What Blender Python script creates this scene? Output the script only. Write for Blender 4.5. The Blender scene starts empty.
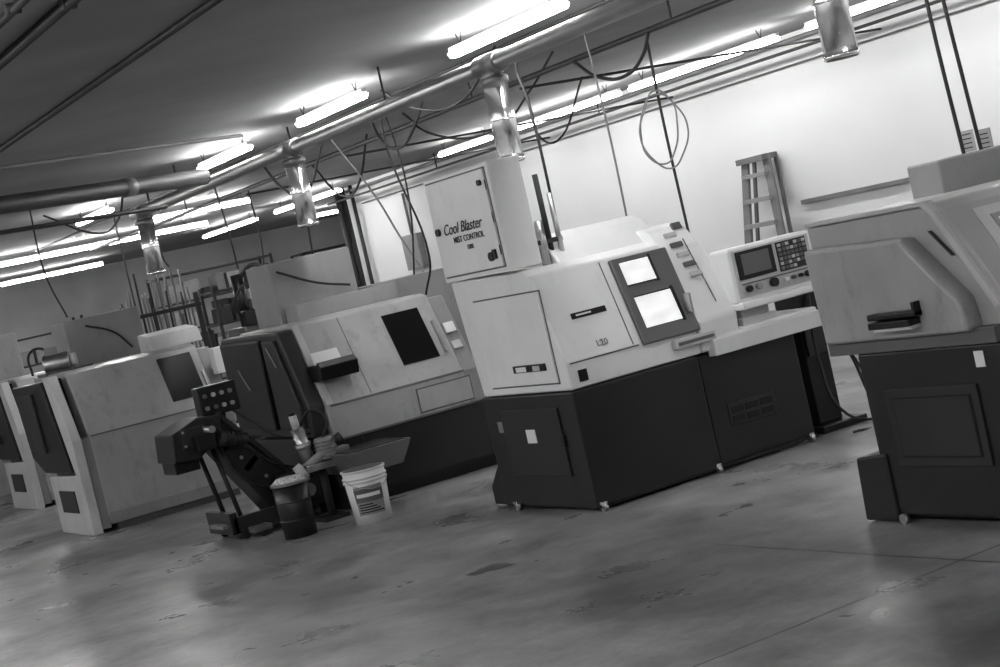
import bpy, bmesh, math, random
from mathutils import Vector, Matrix
random.seed(4)
C=bpy.context.scene.collection
# ------------------------------------------------------------ materials
def mat(name,v,rough=.5,metal=0.0,var=.12,scale=3.0,emit=0,bump=0.0,spec=.5,grime=0.0):
    m=bpy.data.materials.new(name); m.use_nodes=True
    nt=m.node_tree; b=nt.nodes["Principled BSDF"]
    tc=nt.nodes.new("ShaderNodeTexCoord"); n=nt.nodes.new("ShaderNodeTexNoise")
    n.inputs["Scale"].default_value=scale; n.inputs["Detail"].default_value=5
    nt.links.new(tc.outputs["Object"],n.inputs["Vector"])
    r=nt.nodes.new("ShaderNodeMapRange"); r.inputs["From Min"].default_value=.3; r.inputs["From Max"].default_value=.7
    r.inputs["To Min"].default_value=v*(1-var); r.inputs["To Max"].default_value=v*(1+var)
    nt.links.new(n.outputs["Fac"],r.inputs["Value"]); out=r.outputs["Result"]
    if grime:
        g=nt.nodes.new("ShaderNodeTexNoise"); g.inputs["Scale"].default_value=9; g.inputs["Detail"].default_value=8; g.inputs["Roughness"].default_value=.75
        mp=nt.nodes.new("ShaderNodeMapping"); mp.inputs["Scale"].default_value=(1,1,.35)
        nt.links.new(tc.outputs["Object"],mp.inputs[0]); nt.links.new(mp.outputs[0],g.inputs["Vector"])
        r2=nt.nodes.new("ShaderNodeMapRange"); r2.inputs["From Min"].default_value=.52; r2.inputs["From Max"].default_value=.75
        r2.inputs["To Min"].default_value=1; r2.inputs["To Max"].default_value=1-grime
        nt.links.new(g.outputs["Fac"],r2.inputs["Value"])
        mu=nt.nodes.new("ShaderNodeMath"); mu.operation='MULTIPLY'; nt.links.new(out,mu.inputs[0]); nt.links.new(r2.outputs[0],mu.inputs[1]); out=mu.outputs[0]
    nt.links.new(out,b.inputs["Base Color"])
    b.inputs["Roughness"].default_value=rough; b.inputs["Metallic"].default_value=metal
    b.inputs["Specular IOR Level"].default_value=spec
    if emit:
        b.inputs["Emission Color"].default_value=(1,1,1,1); b.inputs["Emission Strength"].default_value=emit
    if bump:
        bp=nt.nodes.new("ShaderNodeBump"); bp.inputs["Strength"].default_value=bump; bp.inputs["Distance"].default_value=.01
        nt.links.new(n.outputs["Fac"],bp.inputs["Height"]); nt.links.new(bp.outputs["Normal"],b.inputs["Normal"])
    return m
WHITE=mat("white_paint",.80,.28,var=.04,grime=.10)
CREAM=mat("cream_paint",.66,.35,var=.07)
BEIGE=mat("beige_paint",.36,.32,var=.08,grime=.15)
BEIGE2=mat("beige_paint_worn",.335,.36,var=.14,scale=2,grime=.35)
BEIGE3=mat("grey_paint_worn",.25,.42,var=.14,scale=2,grime=.3)
PALE=mat("pale_paint",.50,.42,var=.1,grime=.2)
DARK=mat("dark_grey_paint",.014,.36,var=.25,scale=2,spec=.38)
DARK2=mat("dark_grey_paint_lighter",.022,.40,var=.25,scale=2,spec=.38)
MID=mat("mid_grey_paint",.10,.45,var=.15)
DOORG=mat("door_grey_paint",.11,.35,var=.1)
BLACK=mat("black_plastic",.006,.35,spec=.35)
RUB=mat("black_rubber",.010,.6)
GLASSD=mat("dark_window",.006,.25,spec=.25)
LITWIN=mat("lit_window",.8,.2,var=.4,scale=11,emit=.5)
PAPER=mat("paper",.78,.7,var=.04)
STEEL=mat("galvanised_steel",.95,.24,metal=1,var=.05,scale=10)
STEELD=mat("dull_steel",.42,.38,metal=1,var=.2,scale=8)
DUCTM=mat("duct_grey",.24,.42,metal=.5,var=.15,scale=5,spec=.4)
PIPE=mat("dark_pipe",.025,.55,var=.3,spec=.3)
PIPEL=mat("grey_pipe",.18,.45,var=.2)
ALU=mat("ladder_fibreglass",.13,.5)
CHIPS=mat("metal_chips",.6,.5,var=.6,scale=60,bump=.8)
PLAST=mat("white_plastic",.78,.35,var=.05)
TUBE=mat("fluorescent_tube",.9,.4,emit=68,var=0)
TUBEB=mat("fluorescent_tube_wall_row",.9,.4,emit=38,var=0)
TUBEFILL=mat("fill_tube_unseen",.9,.4,emit=76,var=0)  # emitter for the added out-of-view fill row
FIX=mat("fixture_housing",.6,.4,var=.05)
GREYBOX=mat("cabinet_grey",.25,.5,var=.1,grime=.2)
# ------------------------------------------------------------ helpers
def root(name,loc=(0,0,0)):
    e=bpy.data.objects.new(name,None); e.empty_display_size=.2; C.objects.link(e); e.location=loc; return e
def fin(bm,name,m,par=None,bev=0,smooth=False):
    bmesh.ops.recalc_face_normals(bm,faces=bm.faces)
    me=bpy.data.meshes.new(name); bm.to_mesh(me); bm.free()
    o=bpy.data.objects.new(name,me); C.objects.link(o); me.materials.append(m)
    if smooth:
        for p in me.polygons: p.use_smooth=True
    if bev:
        b=o.modifiers.new("bevel",'BEVEL'); b.width=bev; b.segments=3; b.limit_method='ANGLE'
    if par is not None:
        o.parent=par; o.matrix_parent_inverse=Matrix.Translation(-Vector(par.location))
    return o
def box(name,x0,x1,y0,y1,z0,z1,m,par=None,bev=.008):
    bm=bmesh.new(); bmesh.ops.create_cube(bm,size=1)
    for v in bm.verts:
        v.co=Vector(((x0+x1)/2+v.co.x*(x1-x0),(y0+y1)/2+v.co.y*(y1-y0),(z0+z1)/2+v.co.z*(z1-z0)))
    return fin(bm,name,m,par,min(bev,abs(x1-x0)/3,abs(y1-y0)/3,abs(z1-z0)/3))
def prism(name,prof,ax,lo,hi,m,par=None,bev=.012):
    bm=bmesh.new()
    def mk(a,b,c):
        if ax==0: return Vector((c,a,b))
        if ax==1: return Vector((a,c,b))
        return Vector((a,b,c))
    A=[bm.verts.new(mk(a,b,lo)) for a,b in prof]; B=[bm.verts.new(mk(a,b,hi)) for a,b in prof]
    n=len(prof); bm.faces.new(A); bm.faces.new(B[::-1])
    for i in range(n): bm.faces.new((A[i],A[(i+1)%n],B[(i+1)%n],B[i]))
    return fin(bm,name,m,par,bev)
def slab(name,p0,u,v,t,m,par=None,bev=.004):
    p0,u,v=Vector(p0),Vector(u),Vector(v); n=u.cross(v).normalized()*t
    bm=bmesh.new(); vs=[bm.verts.new(p) for p in (p0,p0+u,p0+u+v,p0+v,p0+n,p0+u+n,p0+u+v+n,p0+v+n)]
    for f in ((0,1,2,3),(4,5,6,7),(0,1,5,4),(1,2,6,5),(2,3,7,6),(3,0,4,7)): bm.faces.new([vs[i] for i in f])
    return fin(bm,name,m,par,min(bev,abs(t)/3))
def rod(name,p1,p2,r,m,par=None,r2=None,seg=20,bev=0):
    p1,p2=Vector(p1),Vector(p2); d=p2-p1; bm=bmesh.new()
    M=Matrix.Translation((p1+p2)/2)@d.to_track_quat('Z','Y').to_matrix().to_4x4()
    bmesh.ops.create_cone(bm,cap_ends=True,segments=seg,radius1=r,radius2=r if r2 is None else r2,depth=d.length,matrix=M)
    o=fin(bm,name,m,par,bev)
    for p in o.data.polygons:
        if len(p.vertices)==4: p.use_smooth=True
    return o
def tube(name,pts,r,m,par=None,cyc=False):
    cu=bpy.data.curves.new(name,'CURVE'); cu.dimensions='3D'; cu.bevel_depth=r; cu.bevel_resolution=3; cu.resolution_u=8
    s=cu.splines.new('BEZIER'); s.bezier_points.add(len(pts)-1)
    for b,p in zip(s.bezier_points,pts): b.co=p; b.handle_left_type=b.handle_right_type='AUTO'
    s.use_cyclic_u=cyc
    t=bpy.data.objects.new(name+"_c",cu); C.objects.link(t)
    bpy.context.view_layer.update()
    me=bpy.data.meshes.new_from_object(t.evaluated_get(bpy.context.evaluated_depsgraph_get()))
    bpy.data.objects.remove(t); o=bpy.data.objects.new(name,me); C.objects.link(o)
    me.materials.clear(); me.materials.append(m)
    for p in me.polygons: p.use_smooth=True
    if par is not None:
        o.parent=par; o.matrix_parent_inverse=Matrix.Translation(-Vector(par.location))
    return o
def text(name,body,p,xdir,up,size,m,par,shear=0,off=.0004):
    cu=bpy.data.curves.new(name,'FONT'); cu.body=body; cu.size=size; cu.extrude=.001; cu.shear=shear; cu.offset=off
    t=bpy.data.objects.new(name+"_c",cu); C.objects.link(t); bpy.context.view_layer.update()
    me=bpy.data.meshes.new_from_object(t.evaluated_get(bpy.context.evaluated_depsgraph_get())); bpy.data.objects.remove(t)
    x=Vector(xdir).normalized(); y=Vector(up).normalized(); z=x.cross(y)
    M=Matrix((x,y,z)).transposed().to_4x4(); M.translation=Vector(p)
    me.transform(M); me.materials.clear(); me.materials.append(m)
    o=bpy.data.objects.new(name,me); C.objects.link(o); o.parent=par
    o.matrix_parent_inverse=Matrix.Translation(-Vector(par.location)); return o
# ------------------------------------------------------------ room
def floor_mat():
    m=bpy.data.materials.new("polished_concrete"); m.use_nodes=True; nt=m.node_tree; N=nt.nodes; Lk=nt.links
    b=N["Principled BSDF"]; tc=N.new("ShaderNodeTexCoord")
    def noise(s,d=6,r=.6,off=0):
        n=N.new("ShaderNodeTexNoise"); n.inputs["Scale"].default_value=s; n.inputs["Detail"].default_value=d; n.inputs["Roughness"].default_value=r
        mp=N.new("ShaderNodeMapping"); mp.inputs["Location"].default_value=(off,off*.7,0)
        Lk.new(tc.outputs["Object"],mp.inputs[0]); Lk.new(mp.outputs[0],n.inputs["Vector"]); return n.outputs["Fac"]
    def mr(i,a,b_,c,d):
        r=N.new("ShaderNodeMapRange"); Lk.new(i,r.inputs["Value"])
        for k,v in zip(("From Min","From Max","To Min","To Max"),(a,b_,c,d)): r.inputs[k].default_value=v
        return r.outputs["Result"]
    def op(o,a,b_):
        x=N.new("ShaderNodeMath"); x.operation=o; Lk.new(a,x.inputs[0])
        if isinstance(b_,float): x.inputs[1].default_value=b_
        else: Lk.new(b_,x.inputs[1])
        return x.outputs[0]
    mul=lambda a,b_: op('MULTIPLY',a,b_)
    big=mr(noise(.55),.35,.65,.72,1.22); med=mr(noise(2.2,7,.65),.3,.7,.68,1.26); fine=mr(noise(26,5,.7),.3,.7,.88,1.12)
    stain=mr(noise(.8,5,.62,3.1),.50,.68,1,.46); speck=mr(noise(5,6,.72),.58,.76,1,.62)
    col=mul(mul(mul(mul(big,med),fine),stain),speck)
    sx=N.new("ShaderNodeSeparateXYZ"); Lk.new(tc.outputs["Object"],sx.inputs[0])
    wob=mr(noise(3,3),.3,.7,-.010,.010)
    def joint(o,pos,w=.010):
        ab=op('ABSOLUTE',op('SUBTRACT',op('ADD',o,wob),float(pos)),0.0)
        return mr(ab,w*.5,w*1.2,.18,1)
    X,Y=sx.outputs[0],sx.outputs[1]
    col=mul(col,op('MAXIMUM',joint(X,4.75),mr(Y,6.3,7.0,0,1)))
    col=mul(col,joint(Y,5.16)); col=mul(col,joint(Y,-.5)); col=mul(col,joint(X,-1.2))
    col=mul(col,.26)
    Lk.new(col,b.inputs["Base Color"])
    Lk.new(mr(noise(1.7,5),.3,.7,.23,.46),b.inputs["Roughness"])
    b.inputs["Specular IOR Level"].default_value=.5
    bp=N.new("ShaderNodeBump"); bp.inputs["Strength"].default_value=.06; Lk.new(noise(8,6),bp.inputs["Height"]); Lk.new(bp.outputs[0],b.inputs["Normal"])
    return m
FLOOR=floor_mat()
CEIL=mat("ceiling_panel",.24,.8,var=.2,scale=.8)
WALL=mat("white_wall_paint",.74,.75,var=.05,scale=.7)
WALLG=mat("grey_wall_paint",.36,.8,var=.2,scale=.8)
WX=11.3; CZ=3.05
box("floor",-4.2,18.2,-4.2,33.4,-.12,0,FLOOR,bev=0)
box("ceiling",-4.2,18.2,-4.2,33.4,CZ,CZ+.12,CEIL,bev=0)
box("wall_right",WX,WX+.2,-4.2,23.9,0,CZ,WALL,bev=0)
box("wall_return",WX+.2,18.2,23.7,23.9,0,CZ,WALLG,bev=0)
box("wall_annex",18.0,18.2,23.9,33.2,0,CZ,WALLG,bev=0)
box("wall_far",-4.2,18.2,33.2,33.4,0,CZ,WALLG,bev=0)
box("wall_left",-4.2,-4.0,-4.0,33.2,0,CZ,WALL,bev=0)
box("wall_near",-4.0,WX,-4.2,-4.0,0,CZ,WALL,bev=0)
# ------------------------------------------------------------ fluorescent lights
def light(x,y,L,along='Y',z=2.93,m=None):
    m=m or TUBE
    r=root("fluorescent_light",(x,y,z))
    hx,hy=(.018,L/2) if along=='Y' else (L/2,.018)
    box("housing",x-hx,x+hx,y-hy,y+hy,z,z+.03,FIX,r,0)
    pr=[(-.020,.004),(-.042,-.012),(-.026,-.04),(.026,-.04),(.042,-.012),(.020,.004)]
    if along=='Y': prism("tube_lens",[(x+a,z+b) for a,b in pr],1,y-L/2+.02,y+L/2-.02,m,r,0)
    else: prism("tube_lens",[(y+a,z+b) for a,b in pr],0,x-L/2+.02,x+L/2-.02,m,r,0)
    for s in(-1,1):
        for k in (-1,1):
            a,b=(x,y+s*L*.4) if along=='Y' else (x+s*L*.4,y)
            rod("hanger",(a,b,z+.03),(a+(.04*k if along=='X' else 0),b+(.04*k if along=='Y' else 0),CZ),.004,PIPE,r,seg=6)
for y in (18.0,14.0,11.7,9.02,6.3,3.2,.2): light(5.60,y,1.42 if y==9.02 else 1.22,z=2.95)
for y in (26.1,22.9,18.0,15.8,13.2,10.4,7.6,4.8,1.5): light(10.25,y,2.4 if y!=18.0 else 1.3,m=TUBEB)
light(7.1,23.3,3.5,'X'); light(7.6,20.1,1.3,'X'); light(7.9,29.4,2.4,'X'); light(5.2,25.8,2.4,'X'); light(13.5,28,2.4,'X')
for y in (.5,3.5,6.5,9.5,13.0,17.0,22.0): light(.3,y,2.4,m=TUBEFILL)  # unseen row added as fill light for the machine ends and floor
# ------------------------------------------------------------ ducts / pipes
DX=5.5
r=root("ventilation_duct",(DX,10,2.76))
rod("main_run",(DX,-3.8,2.76),(DX,16.4,2.76),.055,DUCTM,r,seg=24)
for y in (16.15,12.35,9.12,6.03,2.9):
    rod("drop",(DX,y,2.15),(DX,y,2.69),.080,STEEL,r,seg=32)
    rod("drop_lip",(DX,y,2.14),(DX,y,2.17),.084,STEEL,r,seg=32)
    rod("drop_seam",(DX,y,2.40),(DX,y,2.41),.082,STEEL,r,seg=32)
    rod("drop_inside",(DX,y,2.138),(DX,y,2.142),.074,BLACK,r,seg=32)
    rod("drop_collar",(DX,y,2.64),(DX,y,2.67),.093,STEELD,r,seg=28)
    rod("tee",(DX,y-.13,2.76),(DX,y+.13,2.76),.068,DUCTM,r,seg=24)
    rod("tee_cone",(DX,y,2.67),(DX,y,2.74),.085,DUCTM,r,r2=.05,seg=24)
for y in (15,10.6,7.5,4.5): rod("strap",(DX,y,2.80),(DX,y,CZ),.008,PIPE,r,seg=6)
r=root("branch_duct",(4.3,13.4,2.84))
rod("run",(5.36,13.93,2.80),(-.5,11.3,2.80),.07,PIPE,r,seg=20)
rod("collar",(4.6,13.593,2.80),(4.5,13.548,2.80),.078,PIPEL,r)
r=root("overhead_conduit",(4,12,2.95))
tube("conduit",[(-1,10.8,2.95),(2.5,11.7,2.95),(4.5,12.3,2.95),(5.2,12.55,2.95)],.016,PIPEL,r)
r=root("overhead_conduit",(3,13.6,2.68))
tube("conduit_low",[(5.2,14.6,2.66),(4,14.1,2.66),(1,12.9,2.66)],.02,PIPE,r)
for x,rr in ((2.02,.018),(2.25,.026),(3.04,.020)):
    r=root("ceiling_pipe",(x,10,3.02)); rod("pipe",(x,-3.9,3.022),(x,30,3.022),rr,PIPE,r)
    for y in (2,6.9,16): rod("clamp",(x-.03,y,3.03),(x+.03,y,3.03),rr*1.3,PIPE,r)
r=root("air_line_pipe",(7,10,2.85)); rod("pipe",(7.0,-3.9,2.85),(7.0,23,2.85),.022,PIPE,r)
for y in (3,7,9.2,12,15.5,19): rod("hanger",(7.0,y,2.85),(7.0,y,CZ),.008,PIPE,r)
r=root("air_line_pipe",(7.35,10,2.92)); rod("pipe_small",(7.35,-3.9,2.92),(7.35,19.2,2.92),.014,PIPEL,r)
r=root("air_line_pipe",(6.2,10,2.97)); rod("pipe_small",(6.2,-3.9,2.98),(6.2,22.8,2.98),.014,PIPE,r)
for y in (11.3,14.6,17.2):
    r=root("cross_air_line",(8,y,2.8)); rod("pipe",(7.03,y,2.80),(11.2,y+.4,2.80),.011,PIPE,r)
r=root("wall_conduit",(11.2,10,2.97)); rod("pipe_top",(11.2,-3.9,2.97),(11.2,23.6,2.97),.025,PIPEL,r)
r=root("wall_conduit",(10.9,10,2.88)); rod("pipe_low",(10.9,-3.9,2.84),(10.9,23.6,2.84),.016,PIPE,r)
for y in (4,8,12,16,20): rod("hanger",(10.9,y,2.84),(10.9,y,CZ),.008,PIPE,r)
r=root("wall_conduit",(11.25,10,2.72)); rod("pipe_thin",(11.26,-3.9,2.74),(11.26,23.2,2.74),.010,MID,r)
r=root("junction_box",(11.25,21.8,1.8)); box("box",11.20,11.292,21.6,22.1,1.6,2.1,GREYBOX,r)
rod("drop_1",(11.265,21.85,2.1),(11.265,21.85,2.7),.02,PIPEL,r)
r=root("vertical_conduit",(11.26,20.9,2)); rod("drop",(11.27,20.9,2.7),(11.27,20.9,1.2),.015,PIPEL,r)
r=root("vertical_conduit",(11.26,19.6,2)); rod("drop",(11.27,19.6,2.7),(11.27,19.6,1.2),.012,MID,r); box("switch",11.22,11.295,19.5,19.7,2.1,2.3,GREYBOX,r)
r=root("corner_conduit",(11.2,23.5,1.5))
for i,(a,b) in enumerate(((11.15,23.6),(11.05,23.55),(11.2,23.35))): rod("pipe_%d"%i,(a,b,0),(a,b,CZ),(.06,.04,.03)[i],PIPE,r)
# hanging cords
def cord(pts,rr=.009,m=RUB,nm="hanging_power_cord"):
    r=root(nm,pts[0]); tube("cord",pts,rr,m,r); return r
cord([(6.7,9.8,3.0),(6.72,9.8,2.3),(6.7,9.8,1.3)],.008,PIPEL)
cord([(6.95,9.45,2.8),(6.95,9.47,2.3),(6.9,9.4,1.35)],.010)
cord([(6.35,9.9,2.96),(5.95,9.55,2.78),(5.9,9.42,2.5),(5.9,9.42,1.5)],.010)
cord([(6.3,12.3,2.93),(6.3,12.3,2.6),(6.45,12.3,1.7),(6.5,12.6,1.4)],.009)
cord([(6.55,12.7,3.02),(6.5,12.5,2.3),(6.55,12.9,1.4)],.008)
cord([(6.2,6.13,2.93),(6.2,6.13,2.3),(6.2,6.1,1.5)],.010)
cord([(6.28,6.13,3.04),(6.28,6.1,2.3),(6.3,6.08,1.5)],.010)
cord([(6.9,10.3,2.82),(6.9,10.05,2.66),(6.9,9.7,2.60),(6.9,9.45,2.7),(6.9,9.35,2.82)],.013)
cord([(6.5,12.9,3.0),(6.5,12.75,2.72),(6.5,12.5,2.62),(6.5,12.2,2.7),(6.6,12.0,3.0)],.013)
cord([(6.3,14.9,2.93),(6.3,14.5,2.6),(6.35,14.2,2.5),(6.5,13.9,2.9)],.012)
cord([(5.8,13.0,3.0),(5.8,13.0,2.5),(5.85,13.2,1.9)],.009)
cord([(5.75,16.6,3.0),(5.75,16.6,2.3),(5.75,16.5,2.2)],.009)
cord([(4.2,15.3,3.0),(4.2,15.3,2.3),(4.3,15.3,1.9)],.008)
cord([(8.0,17.5,3.0),(7.8,16.5,2.55),(7.6,15.6,2.6),(7.5,15,3.0)],.012)
cord([(8.9,14.2,3.0),(8.8,14.0,2.6),(8.8,13.7,2.5),(8.9,13.2,3.0)],.010)
cord([(7.2,13.6,3.0),(7.2,13.2,2.75),(7.3,12.2,2.6),(7.3,11.6,2.8),(7.2,11.0,3.0)],.010)
cord([(6.0,11.6,3.0),(6.05,11.2,2.78),(6.1,10.6,2.72),(6.1,10.0,2.98)],.009)
cord([(7.8,19.0,3.0),(7.8,19.0,2.2),(7.7,19.0,1.8)],.010); cord([(6.0,18.6,3.0),(6.0,18.6,2.0),(6.0,18.6,1.7)],.010)
cord([(5.9,15.2,3.0),(5.95,15.2,2.4),(6.0,15.3,2.0)],.009)
cord([(4.9,17.4,3.0),(5.2,16.9,2.7),(5.25,16.2,2.72),(5.2,15.6,3.0)],.010)
cord([(6.5,13.8,3.0),(6.6,13.3,2.3),(6.75,13.3,1.9),(6.8,13.1,1.55)],.009,PIPEL)
r=root("hose_coil",(6.9,9.35,2.15))
for i in range(2):
    R=.19+.015*i
    pts=[]
    for k in range(8):
        t=k*math.pi/4; w=R*(.66+.14*math.sin(2*t+i*1.3)); pts.append((6.82+.02*i+w*.87*math.cos(t),9.36-w*.49*math.cos(t)-.02*i,2.17-.02*i+R*1.22*math.sin(t)+(.03 if k==1+i else 0)))
    tube("loop",pts,.006,PIPEL,r,cyc=True)
# ------------------------------------------------------------ lathe C (white, centre)
def slantpt(P0,P1,x,z):
    (y0,z0),(y1,z1)=P0,P1; t=(z-z0)/(z1-z0); return Vector((x,y0+(y1-y0)*t,z))
def splate(name,P0,P1,x0,x1,z0,z1,t,m,par,off=0,bev=.004):
    a=slantpt(P0,P1,x0,z0); b=slantpt(P0,P1,x0,z1)
    v=b-a; u=Vector((x1-x0,0,0)); n=u.cross(v).normalized()
    if n.y>0: n=-n
    return slab(name,a+n*off,u,v,t if u.cross(v).y<0 else -t,m,par,bev)
r=root("cnc_lathe",(6,9,0))
box("base_left",5.17,6.10,8.5,9.6,.02,.73,DARK,r,.012)
box("base_right",6.11,6.88,8.52,9.55,.03,.72,DARK,r,.012)
prism("base_foot",[(9.58,.02),(9.78,.02),(9.78,.14),(9.58,.34)],0,5.19,6.8,DARK,r)
slab("base_access_panel",(5.17,9.38,.22),(0,-.68,0),(0,0,.42),.012,DARK2,r)
slab("base_label",(5.157,9.11,.43),(0,-.11,0),(0,0,.085),.004,PAPER,r)
slab("base_sticker",(5.168,9.46,.50),(0,-.06,0),(0,0,.07),.004,PIPEL,r)
box("base_latch",5.15,5.17,8.68,8.73,.40,.47,BLACK,r)
box("base_skirt",5.165,6.88,8.494,8.52,.02,.04,BLACK,r,.003)
box("vent_frame",6.25,6.62,8.514,8.53,.245,.385,DARK2,r,.003)
for i in range(3):
    for j in range(2): box("vent_slot",6.27+i*.115,6.37+i*.115,8.511,8.53,.26+j*.06,.305+j*.06,BLACK,r,.003)
for k,(x,y) in enumerate(((5.20,8.475),(6.06,8.48),(6.82,8.49),(5.15,9.4))):
    rod("castor_wheel_%d"%k,(x-.014,y,.024),(x+.014,y,.024),.024,STEELD,r); box("castor_fork_%d"%k,x-.018,x+.018,y-.01,y+.03,.03,.06,STEEL,r,.002)
F0,F1=(8.5,.90),(8.68,1.44)
prism("upper_body",[(8.5,.735),F0,F1,(8.80,1.47),(9.66,1.49),(9.56,.735)],0,5.17,6.14,WHITE,r,.015)
prism("right_cover",[(8.5,.735),(8.47,.93),(8.52,1.05),(8.70,1.40),(8.82,1.53),(9.0,1.56),(9.6,1.5),(9.55,.735)],0,6.145,6.45,WHITE,r,.02)
box("tail_table",6.45,7.06,8.46,9.35,.73,.83,WHITE,r,.015)
box("tail_rear_cover",6.45,6.95,9.0,9.5,.80,1.05,WHITE,r,.015)
prism("table_lip",[(8.44,.70),(8.44,.80),(8.52,.83),(8.52,.70)],0,6.2,7.06,CREAM,r,.006)
prism("top_cover",[(8.84,1.46),(9.0,1.62),(9.1,1.655),(9.5,1.655),(9.5,1.46)],0,5.50,6.28,CREAM,r,.015)
prism("top_cover_right",[(8.84,1.5),(9.0,1.57),(9.45,1.58),(9.45,1.46)],0,6.28,6.43,CREAM,r,.01)
slab("end_door",(5.172,9.41,.79),(0,-.80,0),(0,0,.55),.014,WHITE,r,.005)
slab("end_door_gap",(5.171,9.42,.78),(0,-.82,0),(0,0,.57),.004,MID,r,.001)
slab("end_handle",(5.158,9.08,.87),(0,-.38,0),(0,0,.045),.012,BLACK,r)
slab("end_handle_label",(5.146,9.04,.875),(0,-.12,0),(0,0,.03),.003,PAPER,r); slab("end_handle_label_2",(5.146,8.84,.875),(0,-.08,0),(0,0,.03),.003,PALE,r)
splate("logo_plate",F0,F1,5.33,5.58,1.13,1.165,.008,BLACK,r)
splate("logo_bar",F0,F1,5.36,5.47,1.142,1.153,.011,PAPER,r)
text("model_text","L20",slantpt(F0,F1,5.42,.945)+Vector((0,-.006,0)),(1,0,0),(0,.316,.949),.055,PIPEL,r)
box("front_seam",5.2,5.70,8.494,8.5,.885,.893,MID,r,.001)
box("name_plate",5.24,5.30,8.492,8.5,.77,.84,BLACK,r,.001)
splate("front_edge",F0,F1,5.66,5.666,.9,1.42,.004,MID,r,0,.001)
splate("door_frame",F0,F1,5.72,6.15,.875,1.41,.03,DOORG,r,0,.012)
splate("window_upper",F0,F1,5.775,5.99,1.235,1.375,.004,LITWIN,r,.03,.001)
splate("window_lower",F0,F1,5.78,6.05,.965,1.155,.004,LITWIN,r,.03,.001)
splate("window_frame",F0,F1,6.05,6.07,.95,1.17,.012,BLACK,r,.03,.002)
splate("window_frame_2",F0,F1,5.99,6.005,1.22,1.39,.012,BLACK,r,.03,.002)
splate("window_seal",F0,F1,5.775,6.055,1.155,1.162,.008,BLACK,r,.03,.001); splate("window_seal_2",F0,F1,5.77,5.995,1.228,1.235,.008,BLACK,r,.03,.001)
box("door_handle",6.085,6.105,8.43,8.49,1.0,1.12,STEELD,r)
box("handle_tray",5.93,6.24,8.45,8.5,.80,.86,PALE,r,.01)
box("handle_tray_recess",5.95,6.22,8.445,8.452,.82,.84,MID,r,.001)
for i in range(5): slab("cover_step_%d"%i,(6.22,8.55+i*.045,1.20+i*.065),(.09,0,0),(0,.015,.028),.016,MID if i%2 else PALE,r,.003)
slab("cover_seam",(6.33,8.505,1.02),(.006,0,0),(0,.2,.42),.005,MID,r,.001)
slab("cover_sticker",(6.34,8.80,1.50),(.07,0,0),(0,.02,.04),.02,MID,r,.001)
# control pendant
box("pendant_case",6.43,7.10,8.42,8.62,.965,1.315,WHITE,r,.02)
box("pendant_ledge",6.43,7.11,8.37,8.55,.93,.975,WHITE,r,.012)
box("pendant_face",6.455,7.07,8.412,8.422,1.0,1.295,PALE,r,.002)
box("screen_bezel",6.475,6.77,8.402,8.414,1.11,1.285,BLACK,r,.004)
box("screen",6.51,6.73,8.398,8.404,1.135,1.265,MID,r,.002)
box("keypad_panel",6.80,7.04,8.404,8.414,1.10,1.285,DARK2,r,.003)
for i in range(7):
    for j in range(6):
        if (i,j) in ((4,0),(5,0),(3,5)): continue
        box("key",6.808+i*.033,6.832+i*.033,8.398,8.406,1.110+j*.029,1.129+j*.029,[PIPEL,MID,GREYBOX,PALE][(i*5+j*3+i*j)%4],r,.002)
for i,x in enumerate((6.52,6.60,6.72,6.82,6.88,6.94,7.0)):
    rod("knob_%d"%i,(x,8.41,1.05),(x,8.38,1.05),(.02,.02,.028,.012,.012,.012,.02)[i],(BLACK,STEELD,BLACK,PAPER,MID,BLACK,BLACK)[i],r)
box("pendant_strip",6.48,7.04,8.408,8.414,1.078,1.086,MID,r,.001)
box("pendant_arm",6.5,6.72,8.5,8.75,.83,.97,PALE,r,.01)
box("pendant_neck",6.55,6.75,8.6,9.05,1.0,1.1,WHITE,r,.01)
box("table_tray",6.48,6.75,8.47,8.6,.83,.875,CREAM,r,.006)
r=root("mist_collector_cabinet",(5.3,9.2,1.48))
box("case",5.17,5.405,8.88,9.72,1.492,2.165,WHITE,r,.01)
slab("door",(5.17,9.68,1.53),(0,-.76,0),(0,0,.60),.016,WHITE,r,.005)
slab("door_gap",(5.171,9.69,1.52),(0,-.78,0),(0,0,.62),.003,MID,r,.001)
text("label_script","Cool Blaster",(5.150,9.56,1.79),(0,-1,0),(0,0,1),.098,BLACK,r,.35)
text("label_sub","MIST CONTROL",(5.150,9.45,1.73),(0,-1,0),(0,0,1),.055,BLACK,r)
text("label_num","1000",(5.150,9.30,1.675),(0,-1,0),(0,0,1),.042,BLACK,r)
rod("lock",(5.155,9.02,1.60),(5.135,9.02,1.60),.028,BLACK,r); rod("lock_2",(5.155,8.97,2.05),(5.135,8.97,2.05),.018,BLACK,r)
rod("lock_3",(5.155,9.62,1.82),(5.135,9.62,1.82),.024,BLACK,r)
for i in range(3): box("hinge_%d"%i,5.155,5.165,8.92,8.93,1.60+i*.2,1.66+i*.2,BLACK,r,.001)
box("handle",5.14,5.155,8.96,9.0,1.58,1.64,BLACK,r,.003)
r=root("coolant_pipe_stack",(5.52,9.0,1.5))
rod("pipe_1",(5.53,8.95,1.46),(5.53,8.95,2.03),.018,PIPE,r); rod("pipe_2",(5.59,8.93,1.46),(5.59,8.93,1.9),.018,STEELD,r); rod("pipe_3",(5.47,8.94,1.46),(5.47,8.94,1.75),.03,STEELD,r)
box("bracket",5.44,5.61,8.92,8.96,1.6,1.63,PIPE,r,.003)
r=root("foot_pedestal_stand",(7.2,8.75,0))
box("column",7.08,7.28,8.7,8.9,.05,.95,BLACK,r,.01); box("foot",7.02,7.40,8.6,9.0,0,.05,BLACK,r,.01)
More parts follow.
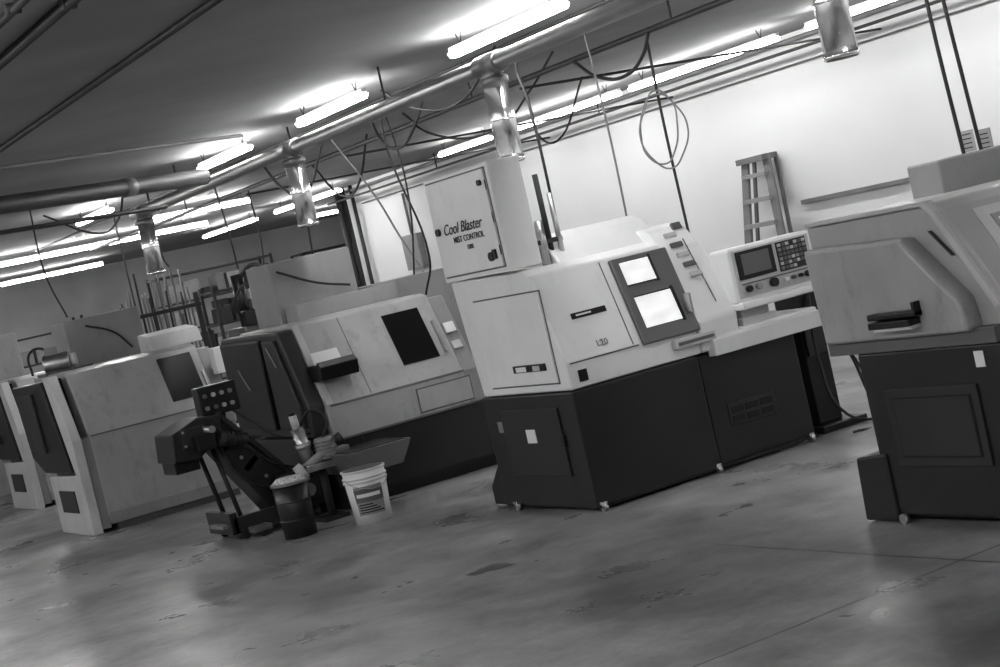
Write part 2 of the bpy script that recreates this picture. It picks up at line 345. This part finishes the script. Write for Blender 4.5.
box("pad",7.1,7.26,8.68,8.70,.5,.8,DARK2,r,.004)
tube("cable",[(7.2,8.68,.9),(7.1,8.6,.5),(7.15,8.5,.1),(7.4,8.4,.02),(7.7,8.6,.02)],.01,RUB,r)
tube("cable_2",[(7.3,8.68,.7),(7.45,8.6,.3),(7.35,8.4,.02),(7.0,8.3,.015)],.008,RUB,r)
tube("cable_3",[(7.36,8.8,.9),(7.55,8.8,.4),(7.6,8.7,.02),(8.1,9.0,.015)],.012,RUB,r)
# ------------------------------------------------------------ lathe R (right)
r=root("cnc_lathe",(6.1,5.7,0))
box("base",5.21,7.0,5.12,6.04,.04,.80,DARK,r,.012)
box("base_plinth",5.25,6.95,5.2,6.0,.02,.06,BLACK,r)
prism("base_foot",[(5.98,.01),(6.21,.01),(6.19,.31),(5.98,.33)],0,5.195,6.9,DARK,r)
slab("base_panel_frame",(5.21,5.90,.27),(0,-.57,0),(0,0,.36),.012,DARK2,r)
slab("base_panel_recess",(5.198,5.86,.31),(0,-.49,0),(0,0,.28),.003,BLACK,r,.001)
slab("base_panel",(5.195,5.85,.32),(0,-.47,0),(0,0,.26),.003,DARK2,r,.001)
slab("base_label",(5.208,5.31,.70),(0,-.055,0),(0,0,.07),.004,PAPER,r)
for y in (5.3,5.95): rod("castor_%g"%y,(5.19,y,.024),(5.22,y,.024),.024,STEELD,r)
prism("upper_body",[(5.10,.81),(5.10,.95),(5.36,1.38),(5.42,1.42),(6.25,1.42),(6.22,.81)],0,5.25,6.9,BEIGE,r,.02)
prism("headstock_cover",[(5.26,.86),(5.28,1.0),(5.56,1.29),(6.19,1.31),(6.17,.86)],0,5.15,5.26,BEIGE2,r,.02)
prism("cover_lip",[(5.15,.80),(5.15,.87),(6.2,.87),(6.2,.80)],0,5.19,5.30,MID,r,.004)
slab("cover_slot",(5.245,5.46,1.30),(0,-.02,.0),(0,-.11,-.12),-.006,BLACK,r,.001)
prism("hood_rib",[(5.12,.95),(5.38,1.38),(5.44,1.43),(6.22,1.43),(6.22,1.41),(5.46,1.41),(5.41,1.37),(5.15,.94)],0,5.22,5.28,PALE,r,.006)
box("handle_black",5.10,5.16,5.50,5.80,.955,.985,BLACK,r,.008)
box("handle_bar",5.08,5.16,5.52,5.78,.92,.95,BLACK,r,.005); box("handle_paper",5.09,5.15,5.52,5.76,.905,.92,PALE,r,.003)
box("handle_stub",5.11,5.15,5.50,5.52,.96,1.02,BLACK,r,.003)
R0,R1=(5.10,.95),(5.36,1.38)
splate("window_rim",R0,R1,5.40,6.05,1.04,1.35,.006,PALE,r)
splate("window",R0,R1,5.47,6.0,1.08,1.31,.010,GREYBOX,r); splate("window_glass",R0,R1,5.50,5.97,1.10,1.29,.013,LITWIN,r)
box("rear_box",5.92,6.9,6.0,6.22,1.40,1.58,GREYBOX,r,.012)
box("front_ledge",5.34,6.9,5.06,5.12,.82,.88,BEIGE,r)
# ------------------------------------------------------------ lathe M2
r=root("cnc_lathe",(5.6,12.3,0))
prism("base",[(11.68,.0),(11.62,.10),(11.62,.52),(13.05,.52),(13.05,0)],0,4.97,6.42,DARK,r,.012)
M0,M1=(11.6,.78),(11.92,1.41)
prism("upper_body",[(11.6,.52),M0,M1,(12.0,1.43),(13.0,1.43),(13.0,.52)],0,4.97,6.15,BEIGE2,r,.018)
prism("right_body",[(11.64,.52),(11.64,.78),(11.95,1.38),(13.0,1.38),(13.0,.52)],0,6.155,6.30,BEIGE3,r,.012)
prism("left_end",[(11.64,.58),(11.62,.80),(11.90,1.40),(13.1,1.42),(13.08,.62)],0,4.84,4.965,DARK2,r,.02)
prism("left_end_door",[(12.25,.66),(12.22,1.36),(13.04,1.38),(13.02,.68)],0,4.80,4.845,DARK,r,.012)
prism("left_end_cover",[(11.72,.66),(11.72,.82),(11.95,1.34),(12.18,1.35),(12.18,.66)],0,4.81,4.845,DARK2,r,.012)
slab("end_slot",(4.796,12.75,1.16),(0,-.03,0),(0,-.16,-.17),-.004,PIPEL,r,.001)
slab("end_slot_2",(4.806,12.10,1.3),(0,-.03,0),(0,-.12,-.16),-.004,PIPEL,r,.001)
box("end_lower",4.86,4.98,11.9,13.0,.0,.58,DARK,r)
splate("window",M0,M1,5.70,6.02,.93,1.33,.006,GLASSD,r)
splate("seam_1",M0,M1,5.35,5.356,.80,1.40,.003,MID,r); splate("trim",M0,M1,5.0,6.15,.775,.79,.006,MID,r)
splate("left_trim",M0,M1,4.975,5.03,.79,1.41,.012,PALE,r)
splate("handle",M0,M1,6.07,6.09,.95,1.2,.03,STEELD,r)
slab("lower_panel",(5.72,11.6,.56),(.46,0,0),(0,0,.17),.012,BEIGE,r)
slab("lower_panel_gap",(5.71,11.6,.55),(.48,0,0),(0,0,.19),.004,MID,r,.001)
box("lower_trim",4.98,6.2,11.59,11.6,.52,.535,MID,r,.001)
box("document_holder",4.95,5.26,11.55,11.80,.98,1.10,BLACK,r,.015); prism("document_holder_lip",[(11.50,1.08),(11.52,.98),(11.56,.98),(11.56,1.12)],0,4.95,5.26,BLACK,r,.006)
slab("papers",(5.0,11.70,1.08),(.22,0,0),(0,.06,.10),.02,PAPER,r)
slab("sticker",(6.17,11.78,1.08),(.09,0,0),(0,.04,.08),.02,PAPER,r); slab("sticker_2",(6.17,11.72,.95),(.08,0,0),(0,.03,.06),.02,PALE,r)
box("rear_cabinet",5.25,5.98,12.75,13.25,0,1.93,GREYBOX,r,.012)
box("rear_motor_box",6.1,6.95,12.7,13.2,.0,1.58,BEIGE3,r,.012)
box("rear_box_low",5.3,6.2,12.5,12.75,1.40,1.56,GREYBOX,r,.01)
tube("cabinet_cable",[(5.3,12.73,1.85),(5.6,12.70,1.70),(5.9,12.72,1.62)],.01,RUB,r)
prism("catch_tray",[(4.86,.30),(5.22,.30),(5.32,.46),(4.80,.46)],1,11.05,11.6,MID,r,.006)
box("catch_tray_inner",4.84,5.28,11.09,11.56,.455,.466,BLACK,r,.001)
for x in (4.9,5.2): rod("tray_bracket",(x,11.5,.2),(x,11.62,.5),.012,PIPE,r)
# coolant pump on stand
r=root("coolant_pump",(4.70,11.4,0))
rod("body",(4.68,11.45,.40),(4.64,11.45,.70),.05,STEELD,r); rod("motor",(4.80,11.4,.44),(4.80,11.4,.60),.07,GREYBOX,r,bev=.01)
rod("head",(4.64,11.45,.70),(4.63,11.45,.80),.03,PALE,r); rod("cap",(4.63,11.45,.80),(4.63,11.45,.82),.02,BLACK,r); box("clamp",4.60,4.90,11.34,11.5,.38,.43,STEELD,r,.006)
rod("arm",(4.58,11.4,.40),(4.86,11.35,.54),.03,GREYBOX,r); rod("stand",(4.76,11.45,0),(4.76,11.45,.42),.03,PIPE,r)
rod("flange",(4.55,11.4,.385),(4.60,11.39,.41),.06,PALE,r); box("foot",4.66,4.86,11.36,11.56,0,.03,PIPE,r,.004)
rod("knob",(4.88,11.35,.55),(4.92,11.34,.57),.045,DARK2,r); rod("collar",(4.66,11.45,.55),(4.655,11.45,.59),.062,STEELD,r)
box("bracket",4.50,4.62,11.36,11.46,.33,.39,PIPEL,r,.006); box("bracket_2",4.86,4.98,11.38,11.48,.44,.50,STEELD,r,.006)
for k in range(5): rod("motor_fin",(4.80,11.4,.46+k*.026),(4.80,11.4,.468+k*.026),.078,PIPEL,r)
tube("hose",[(4.80,11.4,.60),(4.86,11.4,.70),(4.80,11.5,.80),(4.70,11.55,.70)],.012,RUB,r)
# ------------------------------------------------------------ chip conveyor
r=root("chip_conveyor",(4.4,12,0))
prism("incline_trough",[(4.05,.86),(4.22,.92),(4.80,.20),(4.80,.02),(4.55,.02)],1,11.85,12.15,DARK,r,.012)
prism("trough_flange",[(4.20,.93),(4.23,.95),(4.82,.22),(4.80,.19)],1,11.82,12.18,DARK2,r,.004)
for k in range(4):
    t=k/4+.12; rod("trough_bolt_%d"%k,(4.1+.62*t,11.84,.84-.72*t),(4.1+.62*t,11.86,.84-.72*t),.014,STEELD,r,seg=10)
for k in range(3):
    t=k*.25+.18; slab("trough_rib_%d"%k,(4.08+.58*t,11.85,.80-.72*t),(.10,0,.08),(.03,0,-.037),.012,DARK2,r,.002)
prism("discharge_head",[(3.82,.66),(3.84,.86),(4.06,.94),(4.24,.92),(4.20,.76),(4.0,.64)],1,11.8,12.2,DARK,r,.012)
box("discharge_chute",3.83,4.02,11.86,12.14,.57,.68,BLACK,r,.008)
box("head_plate",3.90,4.10,11.785,11.80,.74,.88,DARK2,r,.004)
for a,b in ((3.92,.76),(4.08,.76),(3.92,.86),(4.08,.86)): rod("head_bolt",(a,11.775,b),(a,11.79,b),.010,STEELD,r,seg=8)
box("gearbox",3.98,4.12,11.70,11.8,.70,.82,BLACK,r,.01)
rod("drive_motor",(4.16,11.74,.76),(4.36,11.74,.70),.055,DARK2,r,bev=.006)
for k in range(4): rod("motor_fin",(4.2+k*.035,11.74,.748-k*.0105),(4.208+k*.035,11.74,.746-k*.0105),.062,BLACK,r)
rod("drive_shaft",(4.1,11.66,.84),(4.1,12.25,.84),.025,STEELD,r)
box("control_box",4.12,4.42,11.85,11.98,.92,1.14,BLACK,r,.01)
for i in range(4):
    for j in range(2): rod("button",(4.165+i*.065,11.85,.98+j*.09),(4.165+i*.065,11.832,.98+j*.09),.016,[PIPEL,MID,PALE,STEELD][(i+j)%4],r)
rod("post",(4.3,11.95,.5),(4.3,11.95,.94),.025,PIPE,r)
box("post_clamp",4.25,4.35,11.9,12.0,.80,.85,MID,r,.004)
tube("control_cable",[(4.2,11.9,.93),(4.15,11.75,.85),(4.3,11.7,.7),(4.5,11.75,.5),(4.7,11.8,.4)],.010,RUB,r)
tube("control_cable_2",[(4.36,11.9,.93),(4.45,11.75,.8),(4.6,11.7,.66),(4.85,11.7,.62)],.008,RUB,r)
tube("control_cable_3",[(4.25,11.9,.93),(4.2,11.8,.6),(4.3,11.75,.4),(4.5,11.75,.3)],.010,RUB,r)
box("belt_guard",4.55,4.86,11.72,12.0,.10,.38,DARK,r,.01); box("guard_step",4.62,4.80,11.66,11.72,.16,.30,DARK2,r,.01)
rod("guard_pulley",(4.71,11.64,.23),(4.71,11.67,.23),.05,STEELD,r)
box("tank_side",4.48,4.62,11.66,11.80,.06,.30,BLACK,r,.008)
box("base_frame",4.15,4.8,11.8,12.25,.06,.12,DARK,r,.006); box("base_rail",4.12,4.5,11.75,11.8,.05,.17,DARK2,r,.006)
box("base_side",4.10,4.16,11.75,12.25,.05,.21,DARK,r,.006)
box("base_toe",4.22,4.36,11.62,11.76,.04,.08,MID,r,.004); box("base_toe_2",4.06,4.14,11.82,12.1,.10,.13,PIPEL,r,.004)
rod("leg",(4.25,11.9,.1),(4.15,11.9,.68),.018,PIPE,r); rod("leg_2",(4.22,12.15,.1),(4.12,12.15,.68),.018,PIPE,r)
for x,y in ((4.2,11.76),(4.5,11.74),(4.2,12.2),(4.75,11.85),(4.29,11.66)): rod("wheel",(x,y-.015,.032),(x,y+.015,.032),.032,RUB,r)
r=root("chip_drum",(4.36,11.12,0))
rod("drum",(4.36,11.12,0),(4.36,11.12,.38),.115,DARK,r,r2=.125,seg=32); rod("rim",(4.36,11.12,.37),(4.36,11.12,.39),.135,PIPEL,r,seg=32)
for z in (.12,.25): rod("hoop",(4.36,11.12,z),(4.36,11.12,z+.012),.124,DARK2,r,seg=32)
rod("chips",(4.36,11.12,.39),(4.36,11.12,.42),.125,CHIPS,r,r2=.09,seg=32)
BX,BY=4.79,10.82
r=root("plastic_bucket",(BX,BY,0))
rod("pail",(BX,BY,0),(BX,BY,.37),.128,PLAST,r,r2=.150,seg=40)
for z in (.36,.31,.285): rod("rim",(BX,BY,z),(BX,BY,z+.012),.156,PLAST,r,seg=40)
rod("contents",(BX,BY,.373),(BX,BY,.376),.140,MID,r,seg=40)
def wrap(name,a0,a1,z0,z1,off,m):
    bm=bmesh.new(); rows=[]; n=14
    for k in range(n+1):
        t=math.radians(a0+k*(a1-a0)/n); R=lambda z: .128+.022*z/.37+off
        rows.append([bm.verts.new((BX+R(z)*math.cos(t),BY+R(z)*math.sin(t),z)) for z in (z0,z1)])
    for k in range(n): bm.faces.new((rows[k][0],rows[k+1][0],rows[k+1][1],rows[k][1]))
    fin(bm,name,m,r)
wrap("label",205,290,.06,.26,.002,GREYBOX); wrap("label_band",205,290,.15,.24,.004,MID)
for i in range(4): wrap("label_line_%d"%i,212,284-i*10,.075+i*.018,.084+i*.018,.004,BLACK)
wrap("label_title",212,280,.185,.21,.006,PAPER)
tube("bail_handle",[(BX-.155,BY,.32),(BX-.13,BY-.10,.27),(BX,BY-.16,.235),(BX+.11,BY-.11,.27),(BX+.155,BY,.32)],.003,STEELD,r)
# ------------------------------------------------------------ lathe M3
def lathe_old(ox,oy):
    r=root("cnc_lathe",(ox+.7,oy+.7,0))
    P0,P1=(oy,.84),(oy+.28,1.40)
    prism("front_body",[(oy+.03,.06),(oy-.0,.14),P0,P1,(oy+.4,1.43),(oy+1.4,1.43),(oy+1.4,.06)],0,ox+.13,ox+1.35,BEIGE2,r,.018)
    box("plinth",ox+.2,ox+1.35,oy+.02,oy+1.35,0,.07,MID,r,.004)
    box("toe_strip",ox+.14,ox+1.36,oy-.012,oy+.004,.06,.16,BEIGE3,r,.004)
    prism("right_end",[(oy+.05,.06),(oy+.05,.84),(oy+.3,1.36),(oy+1.35,1.36),(oy+1.35,.06)],0,ox+1.355,ox+1.48,BEIGE3,r,.012)
    prism("left_frame",[(oy-.03,.0),(oy-.03,.5),(oy-.02,.84),(oy+.26,1.42),(oy+.45,1.42),(oy+.22,.84),(oy+.1,.54),(oy+1.0,.52),(oy+1.0,0)],0,ox-.04,ox+.05,PALE,r,.012)
    box("frame_joint",ox+.04,ox+.14,oy+.01,oy+1.0,.03,.84,BEIGE3,r,.01)
    prism("left_door",[(oy+.15,.56),(oy+.27,.86),(oy+.46,1.39),(oy+1.5,1.38),(oy+1.35,.70),(oy+1.0,.56)],0,ox-.06,ox+.14,DARK,r,.015)
    prism("left_door_rib",[(oy+.75,.75),(oy+.8,1.3),(oy+1.2,1.28),(oy+1.1,.78)],0,ox-.09,ox-.055,DARK2,r,.01)
    slab("foot_window",(ox-.04,oy+.75,.2),(0,-.5,0),(0,0,.2),.012,DARK2,r)
    splate("window",P0,P1,ox+.95,ox+1.27,.95,1.35,.006,GLASSD,r)
    splate("trim",P0,P1,ox+.14,ox+1.35,.84,.852,.006,MID,r)
    splate("handle",P0,P1,ox+1.3,ox+1.32,.95,1.15,.03,STEELD,r)
    prism("top_cover",[(oy+.45,1.42),(oy+.5,1.56),(oy+.8,1.60),(oy+.8,1.42)],0,ox+1.0,ox+1.5,PALE,r,.02)
    box("controls",ox+1.4,ox+1.6,oy+.0,oy+.12,1.1,1.34,PAPER,r,.01)
    box("control_arm",ox+1.42,ox+1.50,oy+.06,oy+.4,1.15,1.22,PALE,r,.01)
    return r
r=lathe_old(3.93,14.66)
box("rear_cabinet",4.5,5.25,16.2,16.7,0,1.88,GREYBOX,r,.012)
rod("top_motor",(4.1,15.7,1.52),(4.32,15.6,1.52),.09,STEELD,r,bev=.01); rod("top_motor_cap",(4.32,15.6,1.52),(4.37,15.58,1.52),.06,PALE,r)
box("motor_bracket",4.05,4.5,15.55,15.85,1.42,1.45,MID,r)
box("motor_terminal_box",4.12,4.22,15.6,15.7,1.60,1.67,PIPEL,r)
tube("hose",[(4.0,15.8,1.45),(4.02,15.8,1.66),(4.12,15.75,1.68),(4.15,15.7,1.62)],.012,RUB,r)
tube("cabinet_cable",[(4.7,16.19,1.8),(4.95,16.17,1.68),(5.1,16.18,1.5)],.01,RUB,r)
lathe_old(4.45,18.6)
r=root("electrical_cabinet",(4.6,20.7,0)); box("case",4.3,5.1,20.45,20.9,0,1.95,BEIGE,r,.012); box("door",4.34,5.06,20.42,20.46,.1,1.9,BEIGE2,r)
box("handle",4.4,4.43,20.39,20.42,.9,1.05,BLACK,r)
r=root("bar_stock_rack",(5.7,17,0))
box("foot",5.3,6.2,16.85,17.2,0,.06,PIPE,r)
for x in (5.35,6.15): box("upright",x-.02,x+.02,17.0,17.06,.05,1.9,PIPE,r,.004)
for z in (.6,1.2,1.75): box("cross_bar",5.33,6.17,16.97,17.0,z,z+.04,PIPE,r,.004)
for i in range(15):
    x=5.4+i*.05; rod("bar_%d"%i,(x,17.08,.06),(x+random.uniform(-.03,.03),17.1,1.8+random.uniform(.1,.5)),.012,PIPEL if i%3 else PIPE,r,seg=8)
r=root("hydraulic_unit",(6.1,15.4,0))
box("tank",5.85,6.45,15.2,15.8,0,.9,DARK2,r); box("body",5.9,6.4,15.25,15.7,.9,1.45,MID,r)
rod("cylinder_1",(6.0,15.4,1.45),(6.0,15.4,1.95),.06,BLACK,r); rod("cylinder_2",(6.2,15.45,1.45),(6.2,15.45,1.8),.08,STEELD,r,bev=.01); rod("gauge",(6.1,15.22,1.6),(6.1,15.25,1.6),.06,PAPER,r)
rod("cylinder_3",(6.35,15.5,1.45),(6.35,15.5,2.0),.04,PIPE,r); box("valve_block",5.92,6.12,15.2,15.3,1.45,1.6,BLACK,r)
tube("hose",[(6.0,15.4,1.9),(6.15,15.2,2.0),(6.35,15.2,1.7),(6.4,15.3,1.4)],.02,RUB,r)
tube("hose_2",[(5.95,15.3,1.5),(5.85,15.2,1.7),(6.0,15.15,1.85),(6.2,15.3,1.75)],.015,RUB,r)
def rack(x,y,w,h):
    r=root("storage_shelf",(x,y,0))
    for a in (x,x+w):
        for b in (y,y+.5): box("post",a-.02,a+.02,b-.02,b+.02,0,h,PIPE,r,.003)
    k=int(h/.45)
    for i in range(k+1):
        z=min(.1+i*.45,h-.03); box("shelf",x-.02,x+w+.02,y-.02,y+.52,z,z+.03,PIPE,r,.003)
        a=x+.05
        while a<x+w-.3 and i<k:
            ww=random.uniform(.15,.35); box("bin",a,a+ww,y+.03,y+.4,z+.03,z+.03+random.uniform(.15,.36),random.choice([MID,DARK,GREYBOX,PIPEL,DARK2]),r,.006); a+=ww+.05
rack(8.2,22.0,1.8,2.0); rack(9.0,26.5,2.0,2.4); rack(11.8,27,2.0,2.3); rack(6.5,28,1.6,2.1)
# ------------------------------------------------------------ ladder
r=root("step_ladder",(11.0,14.0,0))
def lp(s,t):
    w=.40+(.165-.40)*t; yc=13.45+.34*t
    return Vector((10.62+.52*t, yc+(s-.5)*2*w, 2.0*t))
for s in (0,1):
    a,b=lp(s,0.01),lp(s,.98); d=(b-a)
    slab("rail_%d"%s,a+Vector((0,-.055,0)),(0,.11,0),d,.03,ALU,r,.004)
    slab("rear_rail_%d"%s,a+Vector((.12,-.03,0)),(0,.05,0),d,.02,MID,r,.004)
for i in range(1,8):
    t=i/8+.02; a,b=lp(0,t),lp(1,t); slab("step_%d"%i,a+Vector((-.05,0,0)),b-a,(.12,0,0),.045,GREYBOX,r,.003)
a,b=lp(0,.98),lp(1,.98); slab("top_cap",a+Vector((-.08,-.05,0)),(b-a)+Vector((0,.10,0)),(.18,0,0),.06,ALU,r,.006)
r=root("wall_rail",(11.28,12.6,1.4)); box("rail",11.24,11.30,11.85,13.36,1.375,1.42,PIPEL,r,.005)
r=root("wall_notice",(11.29,10.9,1.6)); box("sheet_1",11.292,11.30,10.76,10.92,1.50,1.70,GREYBOX,r,.001); box("sheet_2",11.292,11.30,10.96,11.12,1.53,1.72,BEIGE,r,.001)
for i in range(4): box("line_%d"%i,11.289,11.293,10.79,10.89,1.53+i*.04,1.54+i*.04,BLACK,r,.0005); box("lineb_%d"%i,11.289,11.293,10.99,11.09,1.56+i*.04,1.57+i*.04,BLACK,r,.0005)
OIL=mat("oil_stain",.06,.3,var=.3)
def stain(x,y,a,b,rot):
    bm=bmesh.new(); vs=[]
    for k in range(28):
        t=k/28*2*math.pi; q=1+.18*math.sin(3*t+x)+.1*math.sin(7*t)
        px,py=a*q*math.cos(t),b*q*math.sin(t)
        vs.append(bm.verts.new((x+px*math.cos(rot)-py*math.sin(rot),y+px*math.sin(rot)+py*math.cos(rot),.0015)))
    bm.faces.new(vs); return fin(bm,"floor_oil_stain",OIL)
stain(4.12,7.98,.12,.09,-.2)
# ------------------------------------------------------------ camera
a=math.radians(13); p=math.radians(2.85); th=math.radians(29.4)
fh=Vector((math.sin(th),math.cos(th),0)); r0=Vector((math.cos(th),-math.sin(th),0)); up=Vector((0,0,1))
fw=fh*math.cos(p)-up*math.sin(p); u0=up*math.cos(p)+fh*math.sin(p)
cx=r0*math.cos(a)-u0*math.sin(a); cy=r0*math.sin(a)+u0*math.cos(a)
cd=bpy.data.cameras.new("camera"); cd.lens=61.56; cd.sensor_width=36; cd.clip_end=100
cam=bpy.data.objects.new("camera",cd); C.objects.link(cam)
M=Matrix((cx,cy,-fw)).transposed().to_4x4(); M.translation=(0,0,1.65); cam.matrix_world=M
bpy.context.scene.camera=cam
w=bpy.data.worlds.new("world"); bpy.context.scene.world=w; w.use_nodes=True
w.node_tree.nodes["Background"].inputs[0].default_value=(.5,.5,.5,1); w.node_tree.nodes["Background"].inputs[1].default_value=.2
bpy.context.scene.view_settings.view_transform='Standard'
